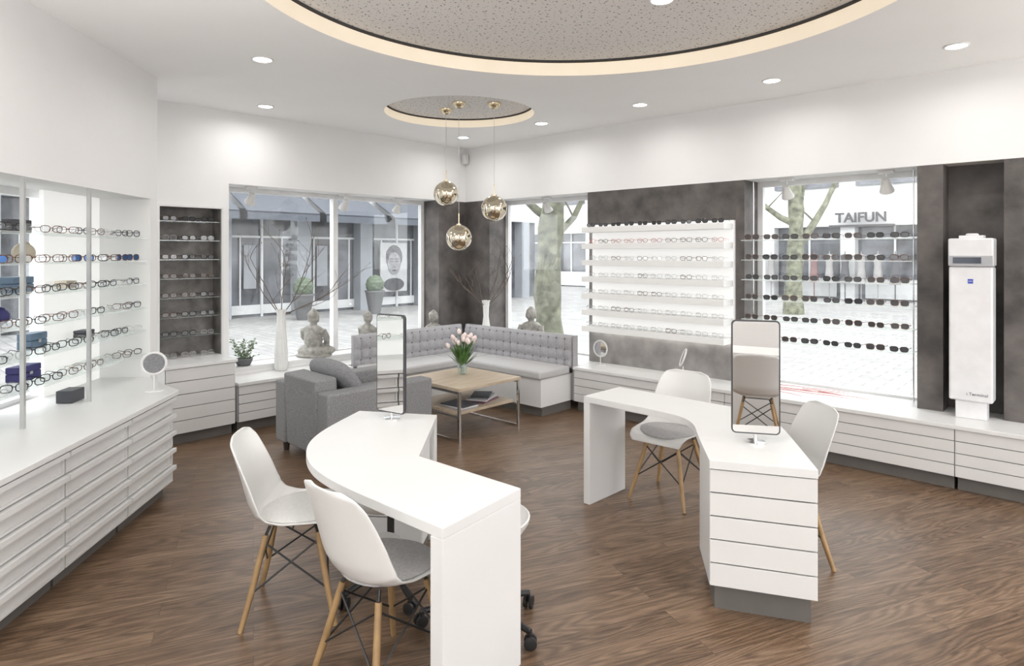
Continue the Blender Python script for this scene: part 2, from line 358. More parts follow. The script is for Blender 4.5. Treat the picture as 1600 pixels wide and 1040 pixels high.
def window(n,corner,w,z0,z1,mulls=()):
    fr=MB(); t=.05
    def q(t0,t1,d0,d1): return [corner(t0,d0),corner(t1,d0),corner(t1,d1),corner(t0,d1)]
    d0,d1=0,.06
    fr.prism(q(0,t,d0,d1),z0,z1); fr.prism(q(w-t,w,d0,d1),z0,z1); fr.prism(q(t,w-t,d0,d1),z0,z0+t); fr.prism(q(t,w-t,d0,d1),z1-t,z1)
    for mm in mulls: fr.prism(q(mm-.03,mm+.03,d0-.01,d1+.01),z0+t,z1-t)
    o=fr.done('window_%d'%n,WFR,kind='structure')
    g=MB(); g.prism(q(t,w-t,d0+.025,d0+.032),z0+t,z1-t); g.done('window_pane',WING,parent=o)
window(1,lambda t,d:G(PB+t,-.3-d),3.14-PB,.50,SOF,(1.32,))
window(2,lambda t,d:G(-.3-d,PB+t),2.02-PB,.44,SOF)
window(3,lambda t,d:G(-.3-d,3.82+t),1.38,.44,SOF)
window(4,lambda t,d:Lf(-.5+t,.86+d),7.4,.70,2.10,(1.6,3.6,5.4))
# ------------------------------------------------------------------ outdoors
m=MB(); m.box((0,5,-.13),(120,120,.1)); m.done('ground',PAVE,kind='structure')
def facade():
    e=thing('shop_building','pale street building with dark shop windows and pillars','building',G(-3,-10.6,-.08))
    m=MB(); m.prism(gq(-14,9,-11.4,-11.0),-.08,2.9); m.done('shop_front',SHOPG,parent=e)
    m=MB(); m.prism(gq(-14,9,-11.6,-10.6),2.9,7.5); m.done('upper_wall',FACW,parent=e)
    for b in (-13,-10.4,-7.95,-5.6,-3.5,-1.2,1.2,3.6,6,8.4):
        m=MB(); m.prism(gq(b-.22,b+.22,-11.0,-10.6),-.08,2.9); m.done('pillar',FACG,parent=e)
    for b in (-9.2,-7.0,-4.6,-2.4,0,2.4,4.8,7.2):
        m=MB(); m.prism(gq(b-.03,b+.03,-11.0,-10.92),-.08,2.9); m.prism(gq(b-.9,b+.9,-11.0,-10.95),.0,.25); m.prism(gq(b-.9,b+.9,-11.0,-10.95),2.1,2.16)
        m.prism(gq(b-.62,b-.58,-11.0,-10.95),.25,2.1); m.prism(gq(b+.58,b+.62,-11.0,-10.95),.25,2.1); m.done('window_bar',FACW,parent=e)
        m=MB(); m.prism(gq(b+.15,b+.5,-10.99,-10.96),.7,1.9); m.done('display_sign',FACG,parent=e)
facade()
for i,b in enumerate((-6.8,-4.5,-2.3,-.1)):
    a=G(b-1.0,-10.55,3.35);c=G(b+1.0,-10.55,3.35);d=G(b+1.0,-9.4,2.75);f=G(b-1.0,-9.4,2.75)
    m=MB(); dz=Vector((0,0,-.04)); z2=Vector((0,0,-.22))
    m.add([a,c,d,f,a+dz,c+dz,d+dz,f+dz],[(0,1,2,3),(4,5,6,7),(0,1,5,4),(1,2,6,5),(2,3,7,6),(3,0,4,7)])
    m.add([d,f,f+z2,d+z2],[(0,1,2,3)])
    m.done('awning',AWN,label='slate grey fabric awning over a shop window',cat='awning',group='street awnings')
def facade2():
    e=thing('street_building','white street building with glazed shop fronts','building',G(-20.5,-3,-.08))
    m=MB(); m.prism(gq(-21.5,-20.5,-30,14),2.7,9); m.done('upper_wall',FACW,parent=e)
    m=MB(); m.prism(gq(-21.5,-21.0,-30,14),-.08,2.7); m.done('shop_front',SHOPG,parent=e)
    for i in range(15):
        a=-28+i*3.0
        m=MB(); m.prism(gq(-21.0,-20.5,a-.25,a+.25),-.08,2.7); m.done('pillar',FACW,parent=e)
        m=MB(); m.prism(gq(-20.98,-20.93,a+.5,a+2.5),-.02,.7); m.prism(gq(-20.98,-20.93,a+1.45,a+1.52),.7,2.7); m.prism(gq(-20.98,-20.93,a+.5,a+2.5),2.2,2.27); m.done('display_plinth',FACW,parent=e)
        m=MB(); m.prism(gq(-20.48,-20.42,a+.3,a+2.7),4.2,6.0); m.done('upper_window',SHOPG,parent=e)
facade2()
rnd=random.Random(12)
for i in range(14):
    a=-6.5+i*.55
    m=MB(); p=G(-20.2,a)
    m.lathe([(.02,1.65),(.15,1.6),(.12,1.2),(.18,.55)],(p[0],p[1],0),10); m.tube([(p[0],p[1],1.62),(p[0],p[1],1.75)],.015,6)
    m.tube([(p[0],p[1],-.08),(p[0],p[1],.6)],.02,6)
    m.done('clothes_display',CLOT[(0,1,2,1,1,2)[rnd.randrange(6)]],label='garment hanging on a stand before street shop',cat='clothes',group='garments before the street shop',smooth=50)
def text(s,name,size,loc,rot,mt,parent=None,label=None,cat=None,ext=.004,off=0):
    c=bpy.data.curves.new(name,'FONT'); c.body=s; c.size=size; c.extrude=ext; c.offset=off; c.align_x='CENTER'; c.align_y='CENTER'; c.materials.append(mt)
    t=bpy.data.objects.new(name+'_tmp',c); COL.objects.link(t); bpy.context.view_layer.update()
    me=bpy.data.meshes.new_from_object(t.evaluated_get(bpy.context.evaluated_depsgraph_get()))
    bpy.data.objects.remove(t); 
    if not me.materials: me.materials.append(mt)
    o=bpy.data.objects.new(name,me); COL.objects.link(o); o.location=loc; o.rotation_euler=rot
    if parent:o.parent=parent
    tag(o,label,cat); return o
sg=thing('shop_sign','grey capital letters sign over street shop front','sign',G(-20.3,-.5,2.75))
text('TAIFUN','sign_lettering',.50,(0,0,.24),(pi/2,0,AR),SIGNC,sg,ext=.03,off=.012)
m=MB(); m.prism(gq(-20.45,-20.3,-1.6,.6),2.66,2.74); m.done('sign_rail',SIGNC,parent=sg)
def tree(name,loc,r,h,lean,label,seed,br):
    rnd=random.Random(seed); e=thing(name,label,'tree',loc)
    pts=[];rs=[]
    for i in range(15):
        t=i/14; pts.append((lean*t*t+.05*sin(t*7+seed),.06*cos(t*5),h*t)); rs.append(r*(1.25 if i==0 else 1)*(1-.35*t)*(1+.10*sin(i*2.3)))
    m=MB(); m.tube(pts,rs,14); m.v=[(x+rnd.uniform(-.015,.015),y+rnd.uniform(-.015,.015),z) for x,y,z in m.v]; m.done('trunk',BARK,parent=e,local=True,smooth=60)
    for z,dx,dy,dz,rr in br:
        b=Vector((lean*(z/h)**2,0,z)); q=[b]
        for i in range(5): q.append(q[-1]+Vector((dx/5+rnd.uniform(-.08,.08),dy/5,dz/5*(.6+.25*i))))
        m=MB(); m.tube(q,[rr,rr*.85,rr*.7,rr*.55,rr*.4,rr*.3],8)
        for i in range(2,6):
            d=Vector((rnd.uniform(-.7,.7),rnd.uniform(-.3,.3),rnd.uniform(.2,.8)))
            m.tube([q[i],q[i]+d*.6,q[i]+d*1.2],[rr*.25,rr*.15,rr*.05],5)
        m.done('branch',BARK,parent=e,local=True,smooth=60)
tree('street_tree',(.62,10.3,-.08),.23,5,.1,'thick mossy bare street tree outside the window',3,[(2.3,-1.2,.3,1.2,.08),(1.9,.9,.2,1.5,.07)])
tree('street_tree',(8.2,18.5,-.08),.24,7,-.3,'bare forked street tree on the paved street',5,[(1.9,1.6,.0,2.6,.14),(2.6,-1.6,.1,1.6,.10),(2.8,.6,.1,2.2,.1)])
def topiary(loc):
    e=thing('potted_topiary','clipped round shrub in a tall grey planter','plant',loc,group='topiaries before the shop')
    m=MB(); m.lathe([(.16,0),(.27,.62),(.29,.64),(.29,.68),(.24,.68)],n=20); m.done('planter',PLANT,parent=e,local=True,smooth=40)
    m=MB(); rnd=random.Random(2)
    m.ell((0,0,.86),(.27,.27,.25),20,14)
    m.v=[tuple(Vector((0,0,.86))+(Vector(v)-Vector((0,0,.86)))*rnd.uniform(.9,1.1)) for v in m.v]
    m.done('shrub',TOPI,parent=e,local=True,smooth=30)
    return e
tp=topiary(G(-2.75,-9.3,-.08)); clone(tp,G(-5.0,-9.3,-.08))
def poster():
    p=G(-6.6,-10.55,0); e=thing('portrait_poster','grey portrait poster of a young man on shop front','poster',(p.x,p.y,.45),rz=radians(226.8)+pi)
    R=Matrix.Scale(.80,4)
    m=MB(); m.prismT([(-.65,0),(.65,0),(.65,1.95),(-.65,1.95)],0,.04,R); m.done('poster_sheet',POSTW,parent=e,local=True)
    def el(cx,cz,rx,rz_,d,mt,n): 
        m=MB(); m.prismT([(cx+rx*cos(2*pi*i/24),cz+rz_*sin(2*pi*i/24)) for i in range(24)],-d-.01,-d,R); m.done(n,mt,parent=e,local=True)
    el(0,1.38,.40,.48,.002,POSTD,'printed_hair'); el(0,1.12,.32,.45,.012,POSTM,'printed_face')
    for x in(-.13,.13): el(x,1.20,.07,.03,.022,POSTD,'printed_eye'); el(x,1.30,.10,.025,.022,POSTD,'printed_brow')
    el(0,.84,.10,.025,.022,POSTD,'printed_mouth'); el(.0,1.0,.05,.035,.022,POSTD,'printed_nose'); el(0,.28,.5,.26,.002,POSTD,'printed_shirt')
poster()

# ------------------------------------------------------------------ low counters
cm=MB(); cm.prism(gq(-.3,.40,2.12,7.4),.44,.47)
cm.done('window_counter',LACQ,label='long white window counter along the display wall',cat='counter',bevel=.003)
cm=MB(); cm.prism(gq(-.3,.27,PB,2.115),.44,.47); cm.prism(gq(0,.27,.0,PB),.44,.47)
cm.done('window_counter',LACQ,label='white window counter behind the tufted bench',cat='counter',bevel=.003)
cm=MB(); cm.prism(gq(.28,3.22,-.02,.27),.44,.47); cm.prism(gq(1.99,3.22,.27,.40),.44,.47)
cm.done('window_counter',LACQ,label='white low counter below the street window',cat='counter',bevel=.003)
cm=MB(); cm.prism(gq(PB,3.14,-.30,-.02),.50,.54); cm.done('window_sill',LACQ,label='white raised window ledge carrying statues and vases',cat='window sill')
def drawer_unit_poly(name,quad,z0,z1,rows,front,label,group=None,handle=False):
    c=sum((Vector(q) for q in quad),Vector((0,0)))/4
    e=thing(name,label,'cabinet',(c.x,c.y,0),group=group)
    q=[Vector(p) for p in quad]; n=((q[3]-q[0]).normalized()+(q[2]-q[1]).normalized()).normalized()
    ax=(q[1]-q[0]).normalized()
    body=[q[0]+n*.02,q[1]+n*.02,q[2],q[3]]
    m=MB(); m.prism([tuple(p) for p in body],z0,z1); m.done('body',LACQ,parent=e)
    m=MB(); m.prism([tuple(p) for p in [q[0]+n*.06+ax*.01,q[1]+n*.06-ax*.01,q[2]-ax*.01,q[3]+ax*.01]],0,z0); m.done('plinth',PLINTH,parent=e)
    m=MB(); m.prism([tuple(p) for p in [q[0]+n*.012+ax*.003,q[1]+n*.012-ax*.003,q[1]+n*.0195-ax*.003,q[0]+n*.0195+ax*.003]],z0+.002,z1-.002); m.done('shadow_gap',GROOVE,parent=e)
    h=(z1-z0)/rows
    w=(q[1]-q[0]).length
    for i in range(rows):
        g=.0045 if handle else .003
        a=q[0]+ax*g;b=q[1]-ax*g; za=z0+i*h+g; zb=z0+(i+1)*h-.0025
        m=MB()
        if not handle:
            m.prism([tuple(a),tuple(b),tuple(b+n*.0115),tuple(a+n*.0115)],za,zb)
            m.done('drawer',LACQ2,parent=e,bevel=.0015)
        else:
            W_=w-2*g
            m.prism([tuple(a+n*.004),tuple(b+n*.004),tuple(b+n*.0118),tuple(a+n*.0118)],za,zb)
            for (s0,s1,y0,y1) in((0,W_,za,za+.012),(0,.018,za+.012,zb-.016),(W_-.018,W_,za+.012,zb-.016)):
                m.prism([tuple(a+ax*s0-n*.004),tuple(a+ax*s1-n*.004),tuple(a+ax*s1+n*.004),tuple(a+ax*s0+n*.004)],y0,y1)
            d=m.done('drawer',LACQ2,parent=e)
            m=MB(); dd=-.030
            m.prism([tuple(a+n*dd),tuple(a+ax*W_+n*dd),tuple(a+ax*W_+n*.004),tuple(a+n*.004)],zb-.016,zb)
            m.prism([tuple(a+n*dd),tuple(a+ax*W_+n*dd),tuple(a+ax*W_+n*(dd+.006)),tuple(a+n*(dd+.006))],zb-.026,zb-.016)
            h_=m.done('lip_handle',LACQ,parent=e)
            h_.parent=d; h_.location=h_.location-d.location
    return e
for i,(a0,a1) in enumerate(((2.12,3.8),(3.8,5.5),(5.5,7.2))):
    drawer_unit_poly('low_cabinet',[G(.38,a0),G(.38,a1),G(0,a1),G(0,a0)],.10,.438,4,None,'white low drawer cabinet with horizontal grooves under window counter',group='low cabinets')
drawer_unit_poly('low_cabinet',[G(3.21,.38),G(1.99,.38),G(1.99,0),G(3.21,0)],.10,.438,4,None,'white low drawer cabinet under the street window',group='low cabinets')
drawer_unit_poly('side_cabinet',[G(3.84,.38),G(3.24,.38),G(3.24,0.02),G(3.84,0.02)],.10,.67,5,None,'white drawer cabinet under the dark eyewear niche')
m=MB(); m.prism(gq(3.225,3.86,0,.40),.673,.70); m.prism(gq(3.2,3.78,-.2,0),.673,.70); m.done('niche_counter',LACQ,label='white top board in front of dark niche',cat='counter',bevel=.003)
for i in range(5):
    s0=.02+i*.625; s1=s0+.622
    drawer_unit_poly('drawer_cabinet',[Lf(s1,.03),Lf(s0,.03),Lf(s0,.8),Lf(s1,.8)],.09,.685,5,None,'white five-drawer cabinet with lipped drawer fronts',group='drawer cabinets under glass display',handle=True)
e=thing('corner_cabinet','white angled end cabinet beside the drawer cabinets','cabinet',(-2.6,4.6,0))
m=MB(); m.prism([Lf(.018,.04),(-2.60,4.68),Lf(-.50,.5),Lf(-.50,.8),Lf(.018,.8)],.09,.685); m.done('body',LACQ,parent=e)
m=MB(); m.prism([Lf(.018,.1),(-2.64,4.63),Lf(-.48,.55),Lf(-.48,.78),Lf(.018,.78)],0,.088); m.done('plinth',PLINTH,parent=e)
m=MB(); m.prism([Lf(0,-.008),(-2.575,4.71),Lf(-.515,.42),Lf(-.515,.85),Lf(3.2,.85),Lf(3.2,-.008)],.69,.72); m.done('display_counter',LACQ,label='white counter top below the glass shelves',cat='counter',bevel=.003)

# ------------------------------------------------------------------ shelves
for i in range(7):
    z=1.96-.178*i
    m=MB(); m.prism(gq(.021,.22,2.1,3.72),z-.058,z); m.done('wall_shelf',LITS,label='white wall shelf carrying a row of eyeglasses',cat='shelf',group='eyewear wall shelves',bevel=.002)
zs_w=[1.80-.18*i for i in range(6)]
for z in zs_w:
    m=MB(); m.prism(gq(-.12,.10,3.83,5.18),z-.008,z); m.done('glass_shelf',SHELFG,label='clear glass shelf before the window with sunglasses',cat='shelf',group='window glass shelves')
for a in(3.85,5.15):
    m=MB(); m.tube([G(-.13,a,.47),G(-.13,a,SOF)],.005,8); m.done('shelf_rod',CHROME,label='thin metal rod holding glass shelves',cat='rod',group='window shelf rods',smooth=60)
zs_l=[1.80-.178*i for i in range(6)]
for z in zs_l:
    m=MB(); m.prism(lq(-.5,2.9,.44,.72),z-.008,z); m.done('glass_shelf',SHELFG,label='long clear glass shelf with eyeglasses over the white counter',cat='shelf',group='display glass shelves')
for s in(.31,.95,1.6,2.25):
    m=MB(); m.prism(lq(s-.009,s+.009,.415,.437),.72,2.10); m.done('shelf_upright',STEEL,label='slim metal upright of the glass display',cat='upright',group='display uprights')
zs_n=[1.98,1.80,1.62,1.44,1.26,1.08,.90]
for z in zs_n:
    m=MB(); m.prism(gq(3.216,3.764,-.19,-.02),z-.005,z); m.done('glass_shelf',SHELFN,label='small glass shelf in the dark niche',cat='shelf',group='niche glass shelves')
m=MB(); m.prism(gq(3.195,3.212,-.01,.012),.70,2.125); m.prism(gq(3.768,3.785,-.01,.012),.70,2.125); m.prism(gq(3.212,3.768,-.01,.012),2.108,2.125); m.done('trim_5',LACQ,kind='structure')

def glasses(name,rmat,lmat,rr=.003,w=.054,h=.040,sun=False):
    m=MB()
    for s in(-1,1):
        p=rrect(w,h,.016,3,s*.034,h/2+.004)
        m.mi=0; m.tube([(x,0,z) for x,z in p],rr,5,closed=True)
        m.mi=1; m.add([(x,.0005,z) for x,z in p],[tuple(range(len(p)))])
        m.mi=0; m.tube([(s*.060,0,h*.8),(s*.068,.01,h*.8),(s*.068,.10,h*.78),(s*.064,.135,h*.35)],[rr*1.1,rr,rr*.8,rr*.8],5)
    m.mi=0; m.tube([(-.010,0,h*.72),(0,-.003,h*.8),(.010,0,h*.72)],rr,5)
    me=bpy.data.meshes.new(name); me.from_pydata(m.v,[],m.f); me.materials.append(rmat); me.materials.append(lmat)
    for p,i in zip(me.polygons,m.m): p.material_index=i
    return me
GM={'black sunglasses with dark lenses':glasses('sunglasses_mesh',FBLK,SUN,.0026,.054,.038),
 'tortoise sunglasses with dark lenses':glasses('sunglasses_tortoise_mesh',FTOR,SUN,.0026,.053,.041),
 'black eyeglasses with clear lenses':glasses('eyeglasses_black_mesh',FBLK,LENS,.0028),
 'tortoise eyeglasses with clear lenses':glasses('eyeglasses_tortoise_mesh',FTOR,LENS,.0024),
 'thin metal eyeglasses with clear lenses':glasses('eyeglasses_metal_mesh',FMET,LENS,.0016),
 'red eyeglasses with clear lenses':glasses('eyeglasses_red_mesh',FRED,LENS,.0022),
 'sunglasses with blue mirrored lenses':glasses('sunglasses_blue_mesh',FTOR,BLENS,.003)}
KS=list(GM)
def putg(loc,rz,key,where,group,jit=.12,sc=1):
    nm='sunglasses' if 'sunglasses' in key else 'eyeglasses'
    o=bpy.data.objects.new(nm,GM[key]); COL.objects.link(o); o.location=loc; o.rotation_euler=(0,0,rz+random.uniform(-jit,jit)); s=random.uniform(.95,1.06)*sc; o.scale=(s,s,s)
    tag(o,key+' '+where,'glasses',group)
rzR=AR; rzN=radians(46.8)
for i in range(7):
    z=1.96-.178*i
    for j in range(10):
        k=KS[0] if i==0 else KS[4]
        if i==1: k=random.choice([KS[5],KS[3],KS[5]])
        if i>1: k=random.choice([KS[4],KS[4],KS[4],KS[3]] if i!=2 else [KS[3],KS[4]])
        putg(G(.17,2.19+j*.161,z+.002),rzR,k,'on a white wall shelf','glasses on the white wall shelves',sc=.95)
for i,z in enumerate(zs_w):
    for j in range(8): putg(G(.07,3.92+j*.168+random.uniform(-.005,.005),z+.002),rzR,random.choice(KS[:2]),'on a glass window shelf','sunglasses on the window shelves',.18)
for i,z in enumerate(zs_l):
    for j in range(16):
        s=-.40+j*.165
        k=random.choice([KS[2],KS[2],KS[3],KS[4]]) if i not in(1,) else random.choice([KS[6],KS[2],KS[3]])
        putg(Lf(s,.49,z+.002),radians(random.choice((50,65,80))),k,'on a long glass shelf','glasses on the display shelves',.1)
for i,z in enumerate(zs_n):
    for j in range(3): putg(G(3.32+j*.17,-.06,z+.002),rzN,random.choice([KS[2],KS[3],KS[4]] if i>0 else KS[:2]),'on a dark niche shelf','glasses in the dark niche')
for j in range(3): putg(G(3.32+j*.17,-.06,.702),rzN,random.choice(KS[2:5]),'below the dark niche shelves','glasses in the dark niche')

def case(s,z,mt,w,h,nm,lab,d0=.635):
    m=MB()
    if nm=='eyewear_pouch':
        m.ell(Lf(s,d0+.03,z+h/2),(.05,w/2,h/2),16,10)
        m.v=[(x,y,max(zz,z+.001)) for x,y,zz in m.v]; m.tube([Lf(s-.02,d0+.01,z+h*.93),Lf(s+.02,d0+.01,z+h*1.05)],.006,6)
        m.done(nm,mt,label=lab,cat='pouch',smooth=50)
    else:
        e=thing(nm,lab,'case',Lf(s,d0,z))
        m.prism(lq(s-w/2,s+w/2,d0,d0+.085),z+.001,z+h*.55); m.done('case_bottom',mt,parent=e,bevel=.006)
        m=MB(); m.prism(lq(s-w/2,s+w/2,d0,d0+.085),z+h*.56,z+h); m.done('lid',mt,parent=e,bevel=.006)
        m=MB(); m.prism(lq(s-.012,s+.012,d0-.003,d0),z+h*.4,z+h*.6); m.done('clasp',STEEL,parent=e)
case(.60,1.80,BOXD,.14,.08,'eyewear_case','black eyewear case on a glass shelf')
case(.56,1.622,BOXC,.15,.12,'eyewear_pouch','cream drawstring eyewear pouch on a glass shelf')
case(.60,1.444,BOXB,.18,.095,'eyewear_case','slate blue eyewear case on a glass shelf')
case(.78,1.266,BOXN,.13,.10,'eyewear_pouch','navy eyewear pouch on a glass shelf')
case(.46,1.088,BOXB,.16,.10,'eyewear_case','blue grey eyewear case on a glass shelf')
case(.54,.91,BOXN,.20,.09,'eyewear_case','navy blue eyewear case on lowest shelf')
case(.12,1.444,BOXC,.12,.05,'eyewear_case','small cream eyewear case on a glass shelf')
case(-.1,1.088,BOXD,.12,.05,'eyewear_case','small dark eyewear case on a glass shelf')
m=MB(); m.prism(lq(.22,.36,.50,.60),.722,.80); m.done('gift_box',BOXD,label='dark blue box on the white counter',cat='box',bevel=.004)

# ------------------------------------------------------------------ banquette
def bench():
    e=thing('corner_bench','light grey tufted corner bench on a white base','bench',G(.6,.6,0))
    def P(l): return [G(b,a) for b,a in l]
    m=MB(); m.prism(P([(.30,.30),(1.93,.30),(1.93,.85),(.85,.85),(.85,2.06),(.30,2.06)]),.10,.385); m.done('base',LACQ,parent=e)
    m=MB(); m.prism(P([(.32,.32),(1.90,.32),(1.90,.80),(.80,.80),(.80,2.03),(.32,2.03)]),0,.10); m.done('plinth',PLINTH,parent=e)
    for seg in(P([(.39,.39),(.39,.885),(.885,.885),(.885,.39)]),P([(.89,.39),(1.95,.39),(1.95,.885),(.89,.885)]),P([(.39,.89),(.885,.89),(.885,2.08),(.39,2.08)])):
        m=MB(); m.prism(seg,.385,.475); m.done('seat_cushion',BENCHS,parent=e,bevel=.025,smooth=50)
    def back(fn,length):
        m=MB(); nu=int(length/.0125); nv=26; Hh=.36
        def f(u,v):
            x=u*length; z=v*Hh
            cx=.115; cz=.115
            px=abs(sin(pi*x/cx)); pz=abs(sin(pi*(z+.02)/cz))
            d=.026*(px**.5)*(pz**.5)
            edge=min(1,min(u*length,(1-u)*length)/.03)**.5*min(1,min(v,1-v)*Hh/.03)**.5
            return fn(x,.07+(d*edge)-(1-edge)*.035,.43+z)
        m.grid(f,nu,nv)
        b=MB()
        c=[fn(0,0,.43),fn(length,0,.43),fn(length,.045,.43),fn(0,.045,.43)]
        b.prism([(p.x,p.y) for p in c],.43,.79)
        m.add(b.v,b.f)
        m.done('backrest',BENCHF,parent=e,smooth=70,recalc=False)
        m=MB()
        for i in range(1,int(length/.115)+1):
            for j in range(1,4):
                p=fn(i*.115,.074,.43+j*.115-.02); m.ell(p,.009,8,6)
        o=m.done('button_rows',BUTT,parent=e,smooth=60); o['kind']='stuff'
    back(lambda x,d,z:G(.30+d,.38+x,z),1.71)
    back(lambda x,d,z:G(.38+x,.30+d,z),1.57)
    m=MB(); m.prism(gq(.30,.37,2.09,2.115),.10,.795); m.done('end_panel',BENCHF,parent=e,bevel=.008)
bench()

# ------------------------------------------------------------------ coffee table + flowers
def rotpt(c,ang,x,y,z): return Vector((c[0]+x*cos(ang)-y*sin(ang),c[1]+x*sin(ang)+y*cos(ang),z))
TC=(-.48,6.2); TA=radians(46.5)
e=thing('coffee_table','square light oak coffee table on chrome sled legs','table',(TC[0],TC[1],0),TA)
m=MB(); m.box((0,0,.468),(.80,.80,.03)); m.done('table_top',OAK,parent=e,local=True,bevel=.003)
m=MB(); m.box((0,0,.245),(.72,.68,.025)); m.done('lower_shelf',OAK,parent=e,local=True,bevel=.003)
for s in(-1,1):
    m=MB(); x=s*.382
    for y in(-.382,.382): m.box((x,y,.2265),(.024,.024,.453))
    m.box((x,0,.011),(.022,.74,.022)); m.box((x,0,.44),(.022,.74,.022)); m.box((x-s*.008,0,.222),(.012,.74,.018))
    m.done('sled_leg',CHROME,parent=e,local=True,bevel=.002)
for i,(w,d,mt) in enumerate(((.30,.22,0),(.28,.21,2),(.29,.20,1),(.25,.18,3))):
    p=rotpt(TC,TA,.14+.01*i,-.12+.01*i,.258+i*.012)
    m=MB(); m.box((0,0,.0055),(w,d,.011)); m.done('magazine',PAPERS[mt],local=True,loc=p,rz=TA+.3+.12*i,label=['plum magazine','white magazine','grey magazine','dark magazine on top'][i]+' stacked on the lower table shelf',cat='magazine',group='magazines under coffee table',bevel=.001)
for i in range(3):
    p=rotpt(TC,TA,-.2,-.18,.258+i*.012); m=MB(); m.box((0,0,.0055),(.21,.28,.011)); m.done('magazine',PAPERS[(i+1)%4],local=True,loc=p,rz=TA-.1+.1*i,label='magazine in a second stack on table shelf',cat='magazine',group='magazines under coffee table')
vp=(-.49,6.33,.484)
m=MB(); m.lathe([(.03,0),(.045,.02),(.05,.08),(.035,.13),(.045,.165),(.042,.165),(.032,.13),(.045,.08),(.04,.025),(.0,.012)],n=24); m.done('glass_vase',VASEG,local=True,loc=vp,label='small clear glass vase on the coffee table',cat='vase',smooth=60)
e=thing('tulip_bouquet','bunch of pale tulips with green leaves','flowers',(vp[0],vp[1],vp[2]+.015))
rnd=random.Random(4)
for i in range(22):
    a=rnd.uniform(0,2*pi); r=rnd.uniform(.02,.16); h=rnd.uniform(.32,.42)-r*.4
    top=Vector((r*cos(a),r*sin(a),h)); m=MB(); m.tube([(0.01*cos(a),.01*sin(a),0),(r*.25*cos(a),r*.25*sin(a),h*.5),top],[.003]*3,5); m.done('stem',LEAF,parent=e,local=True)
    d=Vector((r*cos(a),r*sin(a),.25)).normalized(); M=d.to_track_quat('Z','Y').to_matrix().to_4x4()
    m=MB(); m.lathe([(.005,-.025),(.018,-.015),(.022,.002),(.018,.018),(.009,.032)],top,10,M); m.done('blossom',TULIP,parent=e,local=True,smooth=60)
for i in range(52):
    a=rnd.uniform(0,2*pi); r=rnd.uniform(.05,.18); h=rnd.uniform(.18,.34); w=.02
    t=Vector((-sin(a),cos(a),0)); pp=[Vector((.01*cos(a),.01*sin(a),.06)),Vector((r*.5*cos(a),r*.5*sin(a),h*.65)),Vector((r*cos(a),r*sin(a),h))]
    m=MB(); m.add([pp[0]-t*.006,pp[0]+t*.006,pp[1]+t*w,pp[2],pp[1]-t*w],[(0,1,2,3,4)]); m.done('leaf',LEAF,parent=e,local=True)

# ------------------------------------------------------------------ armchair
AC=(-1.3575,5.5145); AZ=radians(-45)
e=thing('armchair','grey fabric armchair with square arms and dark feet','armchair',(AC[0],AC[1],0),AZ)
m=MB(); m.box((0,.04,.235),(.54,.88,.27)); m.done('seat_base',FAB,parent=e,local=True,bevel=.015,smooth=50)
for s in(-1,1): m=MB(); m.box((s*.36,0,.345),(.17,1.0,.51)); m.done('arm',FAB,parent=e,local=True,bevel=.018,smooth=50)
m=MB(); m.box((0,-.40,.39),(.545,.19,.60),M=Matrix.Rotation(radians(3),4,'X')); m.done('backrest',FAB,parent=e,local=True,bevel=.02,smooth=50)
m=MB(); m.box((0,.10,.43),(.535,.80,.13)); m.done('seat_cushion',FAB,parent=e,local=True,bevel=.04,smooth=50)
for x in(-.38,.38):
    for y in(-.43,.43): m=MB(); m.lathe([(.022,0),(.032,.10)],(x,y,0),12); m.done('foot',DWOOD,parent=e,local=True,smooth=50)
m=MB()
m.ell((0,0,0),(.30,.085,.18),24,16)
m.v=[( (abs(x/.30)**.55)*.30*(1 if x>0 else -1), y, (abs(z/.18)**.55)*.18*(1 if z>0 else -1)) for x,y,z in m.v]
R=Matrix.Rotation(radians(38),4,'X')
m.v=[tuple(R@Vector(v)) for v in m.v]
cp=Vector((0.0,-.18,.64)); Rz=Matrix.Rotation(AZ,4,'Z'); cw=Rz@cp+Vector((AC[0],AC[1],0))
m.done('throw_cushion',FABC,local=True,loc=cw,rz=AZ,label='mid grey cushion leaning on the armchair back',cat='cushion',smooth=60)

# ------------------------------------------------------------------ shell chairs
PROF=[(.225,.405),(.215,.435),(.17,.447),(.08,.437),(-.02,.43),(-.10,.437),(-.16,.470),(-.195,.53),(-.215,.61),(-.235,.69),(-.255,.765),(-.268,.81),(-.272,.83)]
WID=[.175,.195,.208,.220,.228,.230,.230,.226,.220,.210,.195,.165,.095]
CURL=[.0,.012,.022,.035,.045,.060,.075,.080,.070,.055,.040,.025,.018]
def lerp(arr,t):
    x=t*(len(arr)-1); i=min(int(x),len(arr)-2); f=x-i
    a,b=arr[i],arr[i+1]
    if isinstance(a,tuple): return tuple(p+(q-p)*f for p,q in zip(a,b))
    return a+(b-a)*f
def shellfn(u,v):
    s=u*2-1; y,z=lerp(PROF,v); w=lerp(WID,v); c=lerp(CURL,v)
    y0,z0=lerp(PROF,max(0,v-.04)); y1,z1=lerp(PROF,min(1,v+.04)); t=Vector((0,y1-y0,z1-z0)).normalized()
    nn=Vector((0,t.z,-t.y))
    if nn.z<-.01 or (abs(nn.z)<.3 and nn.y<0): nn=-nn
    return Vector((s*w,y,z))+nn*c*abs(s)**2.4
def shell(parent):
    m=MB(); m.grid(shellfn,14,36); return m.done('seat_shell',PLAS,parent=parent,local=True,smooth=80,solid=.009,sub=1)
